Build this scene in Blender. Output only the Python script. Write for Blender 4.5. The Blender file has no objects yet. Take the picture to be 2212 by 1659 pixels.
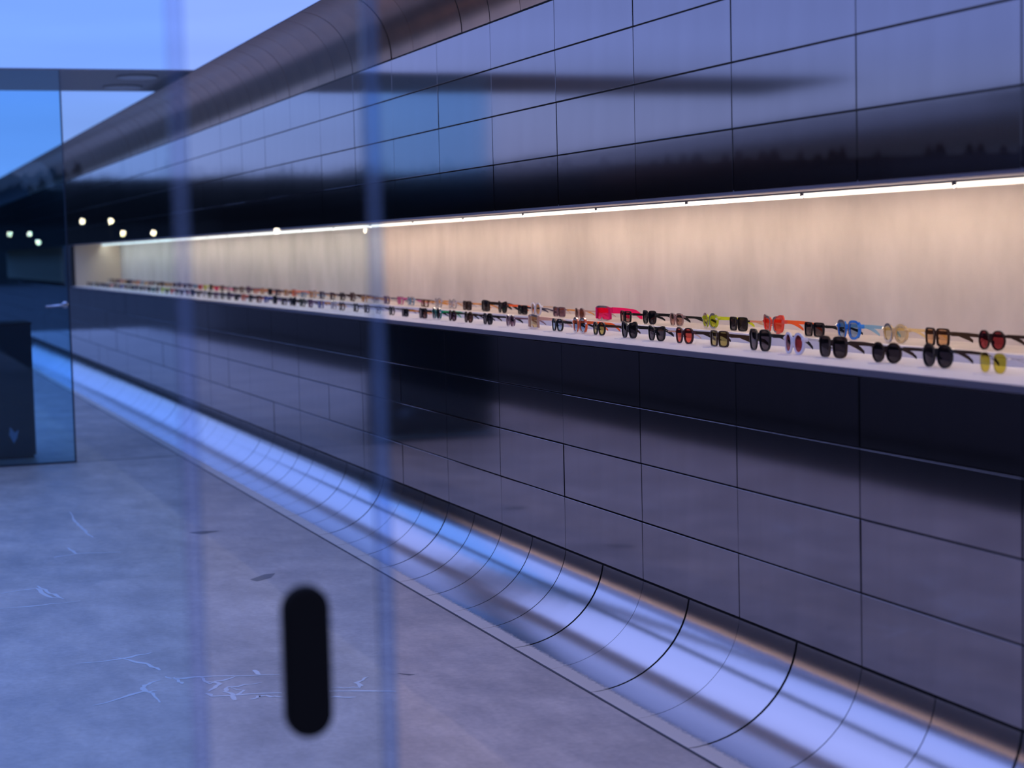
import bpy, math, random
from mathutils import Vector, Matrix

random.seed(7)
SC = bpy.context.scene
COL = SC.collection
R = math.radians

# ------------------------------------------------------------------ camera
yaw, pitch, roll = 0.351, -0.0759, -0.0242
Fv = Vector((math.sin(yaw) * math.cos(pitch), math.cos(yaw) * math.cos(pitch), math.sin(pitch)))
Rt = Vector((math.cos(yaw), -math.sin(yaw), 0))
Up = Rt.cross(Fv)
rv = math.cos(roll) * Rt + math.sin(roll) * Up
uv = -math.sin(roll) * Rt + math.cos(roll) * Up
cam = bpy.data.cameras.new('camera')
cam.sensor_fit = 'HORIZONTAL'
cam.sensor_width = 36.0
cam.lens = 3894.9 / 2212 * 36.0
cam.clip_start, cam.clip_end = 0.05, 1000
cam.dof.use_dof = True
cam.dof.focus_distance = 7.4
cam.dof.aperture_fstop = 2.4
camo = bpy.data.objects.new('camera', cam)
m = Matrix((rv, uv, -Fv)).transposed().to_4x4()
m.translation = (0, 0, 1.6)
camo.matrix_world = m
COL.objects.link(camo)
SC.camera = camo

# ------------------------------------------------------------------ dusk sky
W = bpy.data.worlds.new('dusk_sky')
SC.world = W
W.use_nodes = True
nt = W.node_tree
nt.nodes.clear()
def N(t, **kw):
    n = nt.nodes.new(t)
    for k, v in kw.items():
        setattr(n, k, v)
    return n
def Lk(a, b):
    nt.links.new(a, b)
tc = N('ShaderNodeTexCoord')
sep = N('ShaderNodeSeparateXYZ')
Lk(tc.outputs['Generated'], sep.inputs[0])
asin = N('ShaderNodeMath', operation='ARCSINE')
Lk(sep.outputs[2], asin.inputs[0])
deg = N('ShaderNodeMath', operation='MULTIPLY')
deg.inputs[1].default_value = 180 / math.pi
Lk(asin.outputs[0], deg.inputs[0])
e90 = N('ShaderNodeMath', operation='DIVIDE')
e90.inputs[1].default_value = 90.0
Lk(deg.outputs[0], e90.inputs[0])
ramp = N('ShaderNodeValToRGB')
cr = ramp.color_ramp
cr.elements[0].position = 0.0
cr.elements[0].color = (0.45, 0.47, 0.80, 1)
cr.elements[1].position = 1.0
cr.elements[1].color = (0.50, 0.55, 1.12, 1)
for p_, c_ in ((0.05, (0.39, 0.48, 0.92)), (0.068, (0.37, 0.48, 1.06)), (0.12, (0.36, 0.48, 1.14)), (0.40, (0.48, 0.55, 1.15))):
    el = cr.elements.new(p_)
    el.color = (*c_, 1)
Lk(e90.outputs[0], ramp.inputs[0])
# faint soft streaks of dusk cloud
mp = N('ShaderNodeMapping')
mp.inputs['Scale'].default_value = (3, 3, 34)
Lk(tc.outputs['Generated'], mp.inputs[0])
nz = N('ShaderNodeTexNoise')
nz.inputs['Scale'].default_value = 1.0
nz.inputs['Detail'].default_value = 3.0
Lk(mp.outputs[0], nz.inputs[0])
mr_ = N('ShaderNodeMapRange')
mr_.inputs[1].default_value, mr_.inputs[2].default_value = 0.3, 0.7
mr_.inputs[3].default_value, mr_.inputs[4].default_value = 0.90, 1.08
Lk(nz.outputs[0], mr_.inputs[0])
sc_ = N('ShaderNodeVectorMath', operation='SCALE')
Lk(ramp.outputs[0], sc_.inputs[0])
Lk(mr_.outputs[0], sc_.inputs['Scale'])
bg = N('ShaderNodeBackground')
bg.inputs[1].default_value = 1.0
Lk(sc_.outputs[0], bg.inputs[0])
wo = N('ShaderNodeOutputWorld')
Lk(bg.outputs[0], wo.inputs[0])

vs = SC.view_settings
vs.view_transform = 'Standard'
vs.look = 'None'
vs.exposure = 0.10
vs.gamma = 1.0
vs.use_curve_mapping = False
cy = SC.cycles
cy.max_bounces = 10
cy.transparent_max_bounces = 24
cy.glossy_bounces = 5
cy.diffuse_bounces = 4
cy.sample_clamp_indirect = 6.0
cy.use_denoising = True
cy.caustics_reflective = False
cy.caustics_refractive = False

# ------------------------------------------------------------------ measures
XW = 2.819            # face of the panelled wall
Y0, LP = 3.886, 0.7986  # a panel joint and the panel length
FH = 0.2154
ZC0 = 0.309           # top of the floor cove
ZL = [0.309, 0.534, 0.760, 0.975, 1.190]      # lower panel rows
ZU = [1.764, 1.978, 2.199, 2.4155, 2.625]     # upper panel rows
XF = 2.424            # floor edge of the cove
XUC, ZUC = 2.52, 2.977  # free edge of the ceiling cove
KMIN, KMAX = -2, 46   # panel joints
XB = 3.47             # back of the display niche
YN1 = 24.75           # far end of the lit niche
YEND = Y0 + KMAX * LP

# ------------------------------------------------------------------ materials
MATS = {}
def mat(name, base=(0.5, 0.5, 0.5), rough=0.5, metal=0.0, spec=0.5, noise=None, bump=None, aniso=0.0):
    if name in MATS:
        return MATS[name]
    M = bpy.data.materials.new(name)
    M.use_nodes = True
    t = M.node_tree
    b = t.nodes['Principled BSDF']
    b.inputs['Base Color'].default_value = (*base, 1)
    b.inputs['Roughness'].default_value = rough
    b.inputs['Metallic'].default_value = metal
    b.inputs['Specular IOR Level'].default_value = spec
    if aniso:
        b.inputs['Anisotropic'].default_value = aniso
    if noise or bump:
        c = t.nodes.new('ShaderNodeTexCoord')
    if noise:
        scl, amt, det = noise
        mp_ = t.nodes.new('ShaderNodeMapping')
        mp_.inputs['Scale'].default_value = scl
        t.links.new(c.outputs['Object'], mp_.inputs[0])
        n = t.nodes.new('ShaderNodeTexNoise')
        n.inputs['Scale'].default_value = 1.0
        n.inputs['Detail'].default_value = det
        n.inputs['Roughness'].default_value = 0.6
        t.links.new(mp_.outputs[0], n.inputs[0])
        r = t.nodes.new('ShaderNodeValToRGB')
        r.color_ramp.elements[0].position = 0.3
        r.color_ramp.elements[1].position = 0.7
        r.color_ramp.elements[0].color = (*[v * (1 - amt) for v in base], 1)
        r.color_ramp.elements[1].color = (*[min(1, v * (1 + amt)) for v in base], 1)
        t.links.new(n.outputs[0], r.inputs[0])
        t.links.new(r.outputs[0], b.inputs['Base Color'])
    if bump:
        scl, st = bump
        mp2 = t.nodes.new('ShaderNodeMapping')
        mp2.inputs['Scale'].default_value = scl
        t.links.new(c.outputs['Object'], mp2.inputs[0])
        n2 = t.nodes.new('ShaderNodeTexNoise')
        n2.inputs['Scale'].default_value = 1.0
        n2.inputs['Detail'].default_value = 3.0
        t.links.new(mp2.outputs[0], n2.inputs[0])
        bp = t.nodes.new('ShaderNodeBump')
        bp.inputs['Strength'].default_value = st
        bp.inputs['Distance'].default_value = 0.01
        t.links.new(n2.outputs[0], bp.inputs['Height'])
        t.links.new(bp.outputs[0], b.inputs['Normal'])
    MATS[name] = M
    return M

def emit(name, col, s):
    if name in MATS:
        return MATS[name]
    M = bpy.data.materials.new(name)
    M.use_nodes = True
    t = M.node_tree
    t.nodes.clear()
    e = t.nodes.new('ShaderNodeEmission')
    e.inputs[0].default_value = (*col, 1)
    e.inputs[1].default_value = s
    o = t.nodes.new('ShaderNodeOutputMaterial')
    t.links.new(e.outputs[0], o.inputs[0])
    MATS[name] = M
    return M

def glass(name, tint, ior=1.45, rough=0.0, body=None, bodyamt=0.0):
    """thin sheet: tinted see-through + fresnel mirror (+ a milky body)"""
    if name in MATS:
        return MATS[name]
    M = bpy.data.materials.new(name)
    M.use_nodes = True
    t = M.node_tree
    t.nodes.clear()
    tr = t.nodes.new('ShaderNodeBsdfTransparent')
    tr.inputs[0].default_value = (*tint, 1)
    cur = tr.outputs[0]
    if body:
        d = t.nodes.new('ShaderNodeBsdfDiffuse')
        d.inputs[0].default_value = (*body, 1)
        tl = t.nodes.new('ShaderNodeBsdfTranslucent')
        tl.inputs[0].default_value = (*body, 1)
        md = t.nodes.new('ShaderNodeMixShader')
        md.inputs[0].default_value = 0.4
        t.links.new(d.outputs[0], md.inputs[1])
        t.links.new(tl.outputs[0], md.inputs[2])
        m2 = t.nodes.new('ShaderNodeMixShader')
        m2.inputs[0].default_value = bodyamt
        t.links.new(cur, m2.inputs[1])
        t.links.new(md.outputs[0], m2.inputs[2])
        cur = m2.outputs[0]
    g = t.nodes.new('ShaderNodeBsdfGlossy')
    g.inputs['Roughness'].default_value = rough
    fr = t.nodes.new('ShaderNodeFresnel')
    fr.inputs[0].default_value = ior
    mx = t.nodes.new('ShaderNodeMixShader')
    t.links.new(fr.outputs[0], mx.inputs[0])
    t.links.new(cur, mx.inputs[1])
    t.links.new(g.outputs[0], mx.inputs[2])
    o = t.nodes.new('ShaderNodeOutputMaterial')
    t.links.new(mx.outputs[0], o.inputs[0])
    MATS[name] = M
    return M

def floor_material():
    M = bpy.data.materials.new('trowelled_concrete')
    M.use_nodes = True
    t = M.node_tree
    b = t.nodes['Principled BSDF']
    c = t.nodes.new('ShaderNodeTexCoord')
    def noise(scale, det, rot=0.0, rough=0.6):
        mp_ = t.nodes.new('ShaderNodeMapping')
        mp_.inputs['Scale'].default_value = scale
        mp_.inputs['Rotation'].default_value = (0, 0, rot)
        t.links.new(c.outputs['Object'], mp_.inputs[0])
        n = t.nodes.new('ShaderNodeTexNoise')
        n.inputs['Scale'].default_value = 1.0
        n.inputs['Detail'].default_value = det
        n.inputs['Roughness'].default_value = rough
        t.links.new(mp_.outputs[0], n.inputs[0])
        return n
    a = noise((1.1, 1.1, 1), 5, 0, 0.65)
    d = noise((5.0, 2.2, 1), 6, 0.35, 0.7)
    f = noise((40, 40, 1), 4, 0.0, 0.6)
    def ramp_(n, lo, hi, c0, c1):
        r = t.nodes.new('ShaderNodeValToRGB')
        r.color_ramp.elements[0].position = lo
        r.color_ramp.elements[1].position = hi
        r.color_ramp.elements[0].color = (*c0, 1)
        r.color_ramp.elements[1].color = (*c1, 1)
        t.links.new(n.outputs[0], r.inputs[0])
        return r
    ra = ramp_(a, 0.3, 0.7, (0.60, 0.52, 0.47), (0.88, 0.77, 0.70))
    rd = ramp_(d, 0.25, 0.75, (0.64, 0.64, 0.67), (1.20, 1.19, 1.16))
    rf = ramp_(f, 0.3, 0.7, (0.9, 0.9, 0.9), (1.07, 1.07, 1.07))
    m1 = t.nodes.new('ShaderNodeMix')
    m1.data_type, m1.blend_type = 'RGBA', 'MULTIPLY'
    m1.inputs[0].default_value = 1.0
    t.links.new(ra.outputs[0], m1.inputs[6])
    t.links.new(rd.outputs[0], m1.inputs[7])
    m2 = t.nodes.new('ShaderNodeMix')
    m2.data_type, m2.blend_type = 'RGBA', 'MULTIPLY'
    m2.inputs[0].default_value = 1.0
    t.links.new(m1.outputs[2], m2.inputs[6])
    t.links.new(rf.outputs[0], m2.inputs[7])
    t.links.new(m2.outputs[2], b.inputs['Base Color'])
    rr = t.nodes.new('ShaderNodeMapRange')
    rr.inputs[3].default_value, rr.inputs[4].default_value = 0.32, 0.6
    t.links.new(d.outputs[0], rr.inputs[0])
    t.links.new(rr.outputs[0], b.inputs['Roughness'])
    bp = t.nodes.new('ShaderNodeBump')
    bp.inputs['Strength'].default_value = 0.4
    bp.inputs['Distance'].default_value = 0.004
    g = noise((14, 5, 1), 5, 0.5, 0.7)
    t.links.new(g.outputs[0], bp.inputs['Height'])
    t.links.new(bp.outputs[0], b.inputs['Normal'])
    return M

M_PANEL = mat('dark_polished_panel', (0.315, 0.315, 0.355), 0.075, 1.0, noise=((3, 9, 1.2), 0.05, 3))
M_STEEL = mat('brushed_steel_cove', (0.74, 0.76, 0.82), 0.16, 1.0, bump=((2.2, 5.0, 5.0), 0.05))
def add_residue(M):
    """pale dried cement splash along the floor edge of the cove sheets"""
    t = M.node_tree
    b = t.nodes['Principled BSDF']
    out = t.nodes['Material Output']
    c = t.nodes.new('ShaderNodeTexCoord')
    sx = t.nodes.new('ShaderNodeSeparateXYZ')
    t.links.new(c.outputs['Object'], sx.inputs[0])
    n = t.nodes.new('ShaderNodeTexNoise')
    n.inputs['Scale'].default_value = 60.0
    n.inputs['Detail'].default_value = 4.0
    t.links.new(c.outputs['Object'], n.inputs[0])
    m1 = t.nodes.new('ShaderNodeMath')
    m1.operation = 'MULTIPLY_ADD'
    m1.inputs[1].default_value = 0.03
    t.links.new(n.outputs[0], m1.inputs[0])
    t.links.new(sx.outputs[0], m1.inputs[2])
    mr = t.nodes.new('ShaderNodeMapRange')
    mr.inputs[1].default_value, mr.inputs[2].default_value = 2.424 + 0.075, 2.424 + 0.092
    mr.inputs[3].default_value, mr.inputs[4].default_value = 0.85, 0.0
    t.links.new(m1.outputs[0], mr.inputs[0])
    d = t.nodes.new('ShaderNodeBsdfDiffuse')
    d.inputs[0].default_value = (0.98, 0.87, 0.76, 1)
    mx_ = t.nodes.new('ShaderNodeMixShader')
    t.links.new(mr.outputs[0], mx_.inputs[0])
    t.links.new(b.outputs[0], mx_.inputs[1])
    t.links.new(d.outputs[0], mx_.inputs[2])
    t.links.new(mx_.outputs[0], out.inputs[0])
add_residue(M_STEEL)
M_BRONZE = mat('bronze_cove', (0.43, 0.235, 0.135), 0.28, 1.0, noise=((4, 4, 4), 0.12, 3))
M_BACK = mat('dark_backing', (0.012, 0.012, 0.016), 0.7)
M_PLASTER = mat('beige_plaster', (0.62, 0.55, 0.50), 0.75, noise=((3, 3.2, 1.6), 0.15, 8))
M_PLASTER_END = mat('tan_plaster', (0.78, 0.60, 0.45), 0.8)
M_SOFFIT = mat('niche_soffit', (0.72, 0.65, 0.60), 0.5)
M_SHELF = mat('white_shelf', (0.96, 0.91, 0.88), 0.45)
M_SHELF2 = mat('pale_riser', (0.92, 0.86, 0.82), 0.5)
M_EDGE = mat('blue_grey_edge', (0.20, 0.21, 0.27), 0.35, 0.6)
M_STRIP = mat('brown_soffit', (0.26, 0.19, 0.18), 0.45)
M_DISC = mat('pale_disc', (0.95, 0.93, 0.97), 0.4)
M_BLACK = mat('black_lacquer', (0.004, 0.004, 0.005), 0.3, spec=0.25)
M_BLACKMATT = mat('black_satin', (0.004, 0.004, 0.004), 0.6, spec=0.1)
M_CHROME = mat('satin_chrome', (0.75, 0.74, 0.8), 0.2, 1.0)
M_SEAL = mat('dark_seal', (0.02, 0.025, 0.04), 0.4)
M_GROUND = mat('dark_asphalt', (0.018, 0.018, 0.020), 0.9, noise=((0.4, 0.4, 0.4), 0.3, 4))
M_TREE = mat('dark_foliage', (0.012, 0.014, 0.013), 0.9, spec=0.1)
M_MARK = mat('pale_scratch', (0.93, 0.92, 0.92), 0.6)
M_STAIN = mat('dark_stain', (0.20, 0.185, 0.19), 0.5)
M_FLOOR = floor_material()
M_CARD = mat('white_card', (0.88, 0.84, 0.83), 0.5)

# ------------------------------------------------------------------ mesh helpers
def link(o, parent=None):
    COL.objects.link(o)
    if parent is not None:
        o.parent = parent
    return o
def mesh(name, verts, faces, material, smooth=False):
    me = bpy.data.meshes.new(name)
    me.from_pydata([tuple(v) for v in verts], [], faces)
    me.materials.append(material)
    if smooth:
        me.polygons.foreach_set('use_smooth', [True] * len(me.polygons))
    me.update()
    return me
def obj(name, me, parent=None, loc=None):
    o = bpy.data.objects.new(name, me)
    if loc:
        o.location = loc
    return link(o, parent)
def empty(name, loc=(0, 0, 0)):
    o = bpy.data.objects.new(name, None)
    o.location = loc
    o.empty_display_size = 0.1
    return link(o)
def tag(o, label=None, cat=None, group=None, kind=None):
    if label:
        o['label'] = label
    if cat:
        o['category'] = cat
    if group:
        o['group'] = group
    if kind:
        o['kind'] = kind
    return o
def boxdata(x0, x1, y0, y1, z0, z1):
    v = [(x0, y0, z0), (x1, y0, z0), (x1, y1, z0), (x0, y1, z0), (x0, y0, z1), (x1, y0, z1), (x1, y1, z1), (x0, y1, z1)]
    f = [(0, 3, 2, 1), (4, 5, 6, 7), (0, 1, 5, 4), (1, 2, 6, 5), (2, 3, 7, 6), (3, 0, 4, 7)]
    return v, f
def boxm(name, x0, x1, y0, y1, z0, z1, material):
    return mesh(name, *boxdata(x0, x1, y0, y1, z0, z1), material)
def box(name, x0, x1, y0, y1, z0, z1, material, parent=None):
    return obj(name, boxm(name, x0, x1, y0, y1, z0, z1, material), parent)
class MB:
    def __init__(s):
        s.v, s.f = [], []
    def add(s, v, f):
        n = len(s.v)
        s.v += [tuple(p) for p in v]
        s.f += [tuple(i + n for i in q) for q in f]
        return s
    def box(s, *a):
        return s.add(*boxdata(*a))
    def tube(s, path, rad, seg=8, sx=1.0):
        """round tube through points; rad may be a list"""
        rings = []
        n = len(path)
        for i, p in enumerate(path):
            p = Vector(p)
            a = Vector(path[max(0, i - 1)])
            b = Vector(path[min(n - 1, i + 1)])
            t = (b - a).normalized()
            u = t.cross(Vector((0, 0, 1)))
            if u.length < 1e-3:
                u = t.cross(Vector((0, 1, 0)))
            u.normalize()
            w = u.cross(t)
            r = rad[i] if isinstance(rad, (list, tuple)) else rad
            rings.append([p + (u * math.cos(2 * math.pi * k / seg) * sx + w * math.sin(2 * math.pi * k / seg)) * r for k in range(seg)])
        v = [q for r_ in rings for q in r_]
        f = []
        for i in range(n - 1):
            for k in range(seg):
                f.append((i * seg + k, i * seg + (k + 1) % seg, (i + 1) * seg + (k + 1) % seg, (i + 1) * seg + k))
        f.append(tuple(range(seg - 1, -1, -1)))
        f.append(tuple((n - 1) * seg + k for k in range(seg)))
        return s.add(v, f)
    def sphere(s, c, r, seg=14, rings=8):
        v, f = [], []
        for i in range(1, rings):
            th = math.pi * i / rings
            for k in range(seg):
                a = 2 * math.pi * k / seg
                v.append((c[0] + r * math.sin(th) * math.cos(a), c[1] + r * math.sin(th) * math.sin(a), c[2] + r * math.cos(th)))
        top, bot = len(v), len(v) + 1
        v += [(c[0], c[1], c[2] + r), (c[0], c[1], c[2] - r)]
        for i in range(rings - 2):
            for k in range(seg):
                f.append((i * seg + k, (i + 1) * seg + k, (i + 1) * seg + (k + 1) % seg, i * seg + (k + 1) % seg))
        for k in range(seg):
            f.append((top, k, (k + 1) % seg))
            q = (rings - 2) * seg
            f.append((bot, q + (k + 1) % seg, q + k))
        return s.add(v, f)
    def build(s, name, material, parent=None, smooth=False, loc=None):
        return obj(name, mesh(name, s.v, s.f, material, smooth), parent, loc)

# ================================================================== SETTING
# ---- ground and floor
g = box('ground', -260, 260, -260, 320, -0.30, -0.05, M_GROUND)
tag(g, 'dark paved ground outside around the shop', kind='structure')
XFL = -0.6
floor = box('floor', XFL, XF + 0.02, -4.0, YEND, -0.05, 0.0, M_FLOOR)
tag(floor, 'grey trowelled concrete floor with pale scratches', kind='structure')
box('edge_trim', XF - 0.006, XF + 0.002, -1.0, YEND, -0.02, 0.0035, M_SEAL, floor)
box('threshold_joint', 0.2, XF - 0.01, 14.365, 14.385, -0.02, 0.0012, M_SEAL, floor)

def ribbon(pts, w):
    v, f = [], []
    n = len(pts)
    sub = []
    for i in range(n - 1):
        for q in range(4):
            t = q / 4
            jx, jy = random.uniform(-1, 1) * 0.006, random.uniform(-1, 1) * 0.012
            sub.append((pts[i][0] * (1 - t) + pts[i + 1][0] * t + jx, pts[i][1] * (1 - t) + pts[i + 1][1] * t + jy))
    sub.append(pts[-1])
    n = len(sub)
    for i, p in enumerate(sub):
        a, b = sub[max(0, i - 1)], sub[min(n - 1, i + 1)]
        dx, dy = b[0] - a[0], b[1] - a[1]
        l = math.hypot(dx, dy) or 1
        ww = w * (0.35 + 0.65 * math.sin(math.pi * (i + 0.5) / n)) * random.uniform(0.6, 1.2)
        v += [(p[0] - dy / l * ww, p[1] + dx / l * ww, 0.0012), (p[0] + dy / l * ww, p[1] - dx / l * ww, 0.0012)]
    for i in range(n - 1):
        f.append((2 * i, 2 * i + 1, 2 * i + 3, 2 * i + 2))
    return v, f
SCRATCH = [
    [(1.244, 11.563), (1.231, 11.171), (1.229, 10.889), (1.233, 10.617), (1.246, 10.437)],
    [(1.074, 10.12), (1.088, 9.896), (1.317, 9.834)], [(0.959, 9.837), (1.088, 9.896)],
    [(0.613, 8.892), (0.787, 8.953), (0.821, 8.697), (0.88, 8.61)], [(0.583, 8.511), (0.772, 8.497), (0.947, 8.518)],
    [(0.802, 9.006), (0.839, 8.776), (0.873, 8.641)], [(0.769, 7.19), (0.947, 7.196), (1.078, 7.257)],
    [(0.917, 7.252), (1.021, 7.079), (1.059, 6.93)], [(0.749, 6.483), (0.949, 6.608), (0.995, 6.604)],
    [(1.029, 6.767), (0.974, 6.721), (0.949, 6.661), (0.973, 6.562), (0.977, 6.424)],
    [(1.059, 6.808), (1.091, 6.756), (1.226, 6.746), (1.467, 6.655)], [(1.091, 6.756), (1.1, 6.671)],
    [(1.185, 6.747), (1.195, 6.625), (1.305, 6.696)],
    [(1.381, 6.56), (1.248, 6.534), (1.221, 6.477), (1.247, 6.413), (1.289, 6.462), (1.256, 6.531)],
    [(1.154, 6.492), (1.166, 6.435), (1.41, 6.369)], [(1.164, 6.505), (1.232, 6.614), (1.18, 6.675)],
    [(1.233, 6.42), (1.232, 6.336)], [(1.396, 6.778), (1.401, 6.687)], [(1.284, 6.327), (1.329, 6.357), (1.396, 6.307)],
    [(1.592, 6.368), (1.693, 6.327), (1.702, 6.387), (1.764, 6.466)], [(1.576, 6.306), (1.796, 6.207)],
    [(1.556, 6.23), (1.64, 6.19)]]
for q, s in enumerate(SCRATCH):
    MB().add(*ribbon(s, 0.010)).build('scratch', M_MARK, floor, False, (0, 0, 0.00003 * q - 0.0006))
STAIN = [[(1.783, 8.683), (1.881, 8.792), (1.935, 8.796), (1.89, 8.69), (1.806, 8.62)],
         [(1.774, 10.337), (1.864, 10.357), (1.953, 10.308), (1.83, 10.237)], [(1.876, 6.479), (1.936, 6.427), (1.91, 6.425)]]
for s in STAIN:
    MB().add([(x, y, 0.001) for x, y in s][::-1], [tuple(range(len(s)))]).build('stain', M_STAIN, floor)

# ---- wall on the right: backing, panels, coves, niche
wb = MB()
wb.box(XW + 0.016, XW + 0.05, Y0 + KMIN * LP, YEND, 0.0, 1.186)
wb.box(XW + 0.016, XW + 0.05, Y0 + KMIN * LP, YEND, 1.770, 3.04)
wb.box(XB + 0.04, XB + 0.10, Y0 + KMIN * LP, YEND, 0.0, 3.04)
wb.box(XW + 0.05, XB + 0.04, Y0 + KMIN * LP, YEND, 2.98, 3.04)
wall = wb.build('wall_right', M_BACK)
tag(wall, 'long dark panelled wall with curved metal coves and lit niche', kind='structure')

GAP = 0.0058
PT = 0.014
row_mesh = {}
def panel_mesh(h, satin):
    key = (round(h, 4), satin)
    if key not in row_mesh:
        a, b = -LP / 2 + GAP / 2, LP / 2 - GAP / 2
        c, d = -h / 2 + GAP / 2, h / 2 - GAP / 2
        e = 0.0008
        v = [(0, a + e, c + e), (0, b - e, c + e), (0, b - e, d - e), (0, a + e, d - e),
             (e, a, c), (e, b, c), (e, b, d), (e, a, d), (PT, a, c), (PT, b, c), (PT, b, d), (PT, a, d)]
        f = [(0, 3, 2, 1), (8, 9, 10, 11)]
        for i in range(4):
            j = (i + 1) % 4
            f += [(i, j, 4 + j, 4 + i), (4 + i, 4 + j, 8 + j, 8 + i)]
        row_mesh[key] = mesh('wall_panel', v, f, M_PANEL)
    return row_mesh[key]
rows = [(ZL[i], ZL[i + 1]) for i in range(4)] + [(ZU[i], ZU[i + 1]) for i in range(4)]
KP = 33
for k in range(KMIN, KP):
    for (za, zb) in rows:
        o = obj('wall_panel', panel_mesh(zb - za, False), wall, (XW + random.uniform(-0.0012, 0.0012), Y0 + (k + 0.5) * LP, (za + zb) / 2))
        o.rotation_euler = (0, R(random.gauss(0, 0.035)), R(random.gauss(0, 0.035)))
far = MB()
for (za, zb) in rows:
    for k in range(KP, KMAX):
        far.box(XW, XW + PT, Y0 + k * LP + GAP, Y0 + (k + 1) * LP - GAP, za + GAP / 2, zb - GAP / 2)
tag(far.build('far_wall_panels', M_PANEL, wall), kind='stuff')

def cove_mesh(name, xo, zo, xe, material, flip, t1):
    """quarter-ellipse sheet, local y along the wall; xo: free edge, zo: (free z, wall z)"""
    n = 16
    v, f = [], []
    hw = LP / 4 - 0.0042
    for s in (-hw, 0.0, hw):
        for i in range(n + 1):
            t = i / n * t1
            x = xo + (xe - xo) / math.sin(t1) * math.sin(t)
            z = zo[0] + (zo[1] - zo[0]) / (1 - math.cos(t1)) * (1 - math.cos(t))
            v.append((x, s, z))
    m_ = n + 1
    for j in range(2):
        for i in range(n):
            q = (j * m_ + i, j * m_ + i + 1, (j + 1) * m_ + i + 1, (j + 1) * m_ + i)
            f.append(q if not flip else q[::-1])
    # thickness: side and back strips with their own vertices so the face keeps clean normals
    nx = 0.006
    nsm = len(f)
    def P(t, s_, d):
        return (xo + (xe - xo) / math.sin(t1) * math.sin(t) + d * math.sin(t), s_, zo[0] + (zo[1] - zo[0]) / (1 - math.cos(t1)) * (1 - math.cos(t)) - d * math.cos(t) * (1 if not flip else -1))
    for s in (-hw, hw):
        base = len(v)
        for i in range(n + 1):
            t = i / n * t1
            v += [P(t, s, 0.0), P(t, s, nx)]
        for i in range(n):
            f.append((base + 2 * i, base + 2 * i + 1, base + 2 * i + 3, base + 2 * i + 2))
    me = mesh(name, v, f, material)
    me.polygons.foreach_set('use_smooth', [q < nsm for q in range(len(f))])
    return me
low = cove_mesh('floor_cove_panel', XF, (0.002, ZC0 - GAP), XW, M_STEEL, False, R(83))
upc = cove_mesh('ceiling_cove_panel', XUC, (ZUC, ZU[4] + GAP), XW, M_BRONZE, True, R(90))
for k in range(KMIN * 2, KP * 2):
    y = Y0 + (k + 0.5) * LP / 2
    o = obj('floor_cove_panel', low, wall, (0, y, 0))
    o.rotation_euler = (0, 0, R(random.gauss(0, 0.05)))
    o.location.x = -y * 0 + random.uniform(-0.0015, 0.0015)
    o = obj('ceiling_cove_panel', upc, wall, (random.uniform(-0.0015, 0.0015), y, 0))
    o.rotation_euler = (0, 0, R(random.gauss(0, 0.05)))
# dark backing sheets behind the cove joints, roof housing above the ceiling cove
def covebacking(name, xo, zo, d):
    n = 12
    v, f = [], []
    for y in (Y0 + KMIN * LP, YEND):
        for i in range(n + 1):
            t = i / n * math.pi / 2
            v.append((xo + (XW - xo) * math.sin(t) + 0.012, y, zo[0] + (zo[1] - zo[0]) * (1 - math.cos(t)) + d))
    for i in range(n):
        f.append((i, i + 1, n + 2 + i, n + 1 + i))
    return MB().add(v, f).build(name, M_BACK, wall)
covebacking('floor_cove_backing', XF + 0.004, (-0.006, ZC0), -0.008)
covebacking('ceiling_cove_backing', XUC + 0.004, (ZUC + 0.006, ZU[4]), 0.008)
box('roof_housing', 2.70, XW + 0.05, Y0 + KMIN * LP, YEND, 2.985, 3.04, M_BACK, wall)

# niche: plaster boards at the back, end walls, soffit
seams = [1.9, 7.84, 10.731, 13.34, 16.0, 18.7, 21.4, YN1]
for i in range(len(seams) - 1):
    o = box('back_board', XB, XB + 0.04, seams[i] + 0.0006, seams[i + 1] - 0.0006, 1.20, 1.80, M_PLASTER, wall)
box('niche_soffit', XW + 0.012, XB, 2.3, YN1, 1.772, 1.80, M_SOFFIT, wall)
box('soffit_lip', XW + 0.002, XW + 0.030, 2.3, YN1, 1.757, 1.772, M_EDGE, wall)
box('niche_end', XW + 0.05, XB, YN1, YN1 + 0.9, 1.19, 1.80, M_PLASTER_END, wall)
box('niche_end', XW + 0.05, XB, 2.2, 2.3, 1.19, 1.80, M_PLASTER_END, wall)
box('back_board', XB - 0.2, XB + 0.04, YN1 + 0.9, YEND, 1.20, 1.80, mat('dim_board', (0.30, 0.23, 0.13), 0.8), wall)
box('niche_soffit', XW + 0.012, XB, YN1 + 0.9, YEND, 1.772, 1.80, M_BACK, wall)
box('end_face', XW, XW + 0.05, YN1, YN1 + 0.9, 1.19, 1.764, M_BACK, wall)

# ---- the wall opposite, the mirror image of this one (seen only as reflections)
def mx(x):
    return 0.64 - x
YA, YB = Y0 + KMIN * LP, YEND
lw = MB()
lw.box(mx(XW + 0.05), mx(XW + 0.016), YA, YB, 0.0, 1.186)
lw.box(mx(XW + 0.05), mx(XW + 0.016), YA, YB, 1.770, 2.62)
lw.box(mx(XB + 0.10), mx(XB + 0.04), YA, YB, 0.0, 2.62)
wall_l = lw.build('wall_left', mat('dark_painted_wall', (0.06, 0.058, 0.065), 0.6))
tag(wall_l, 'opposite dark panelled wall with lit niche, visible only as reflections', kind='structure')
pb = MB()
for (za, zb) in rows[4:8]:
    for k in range(KMIN, KMAX):
        pb.box(mx(XW + PT), mx(XW), Y0 + k * LP + GAP, Y0 + (k + 1) * LP - GAP, za + GAP / 2, zb - GAP / 2)
tag(pb.build('wall_panels', M_PANEL, wall_l), kind='stuff')
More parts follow.
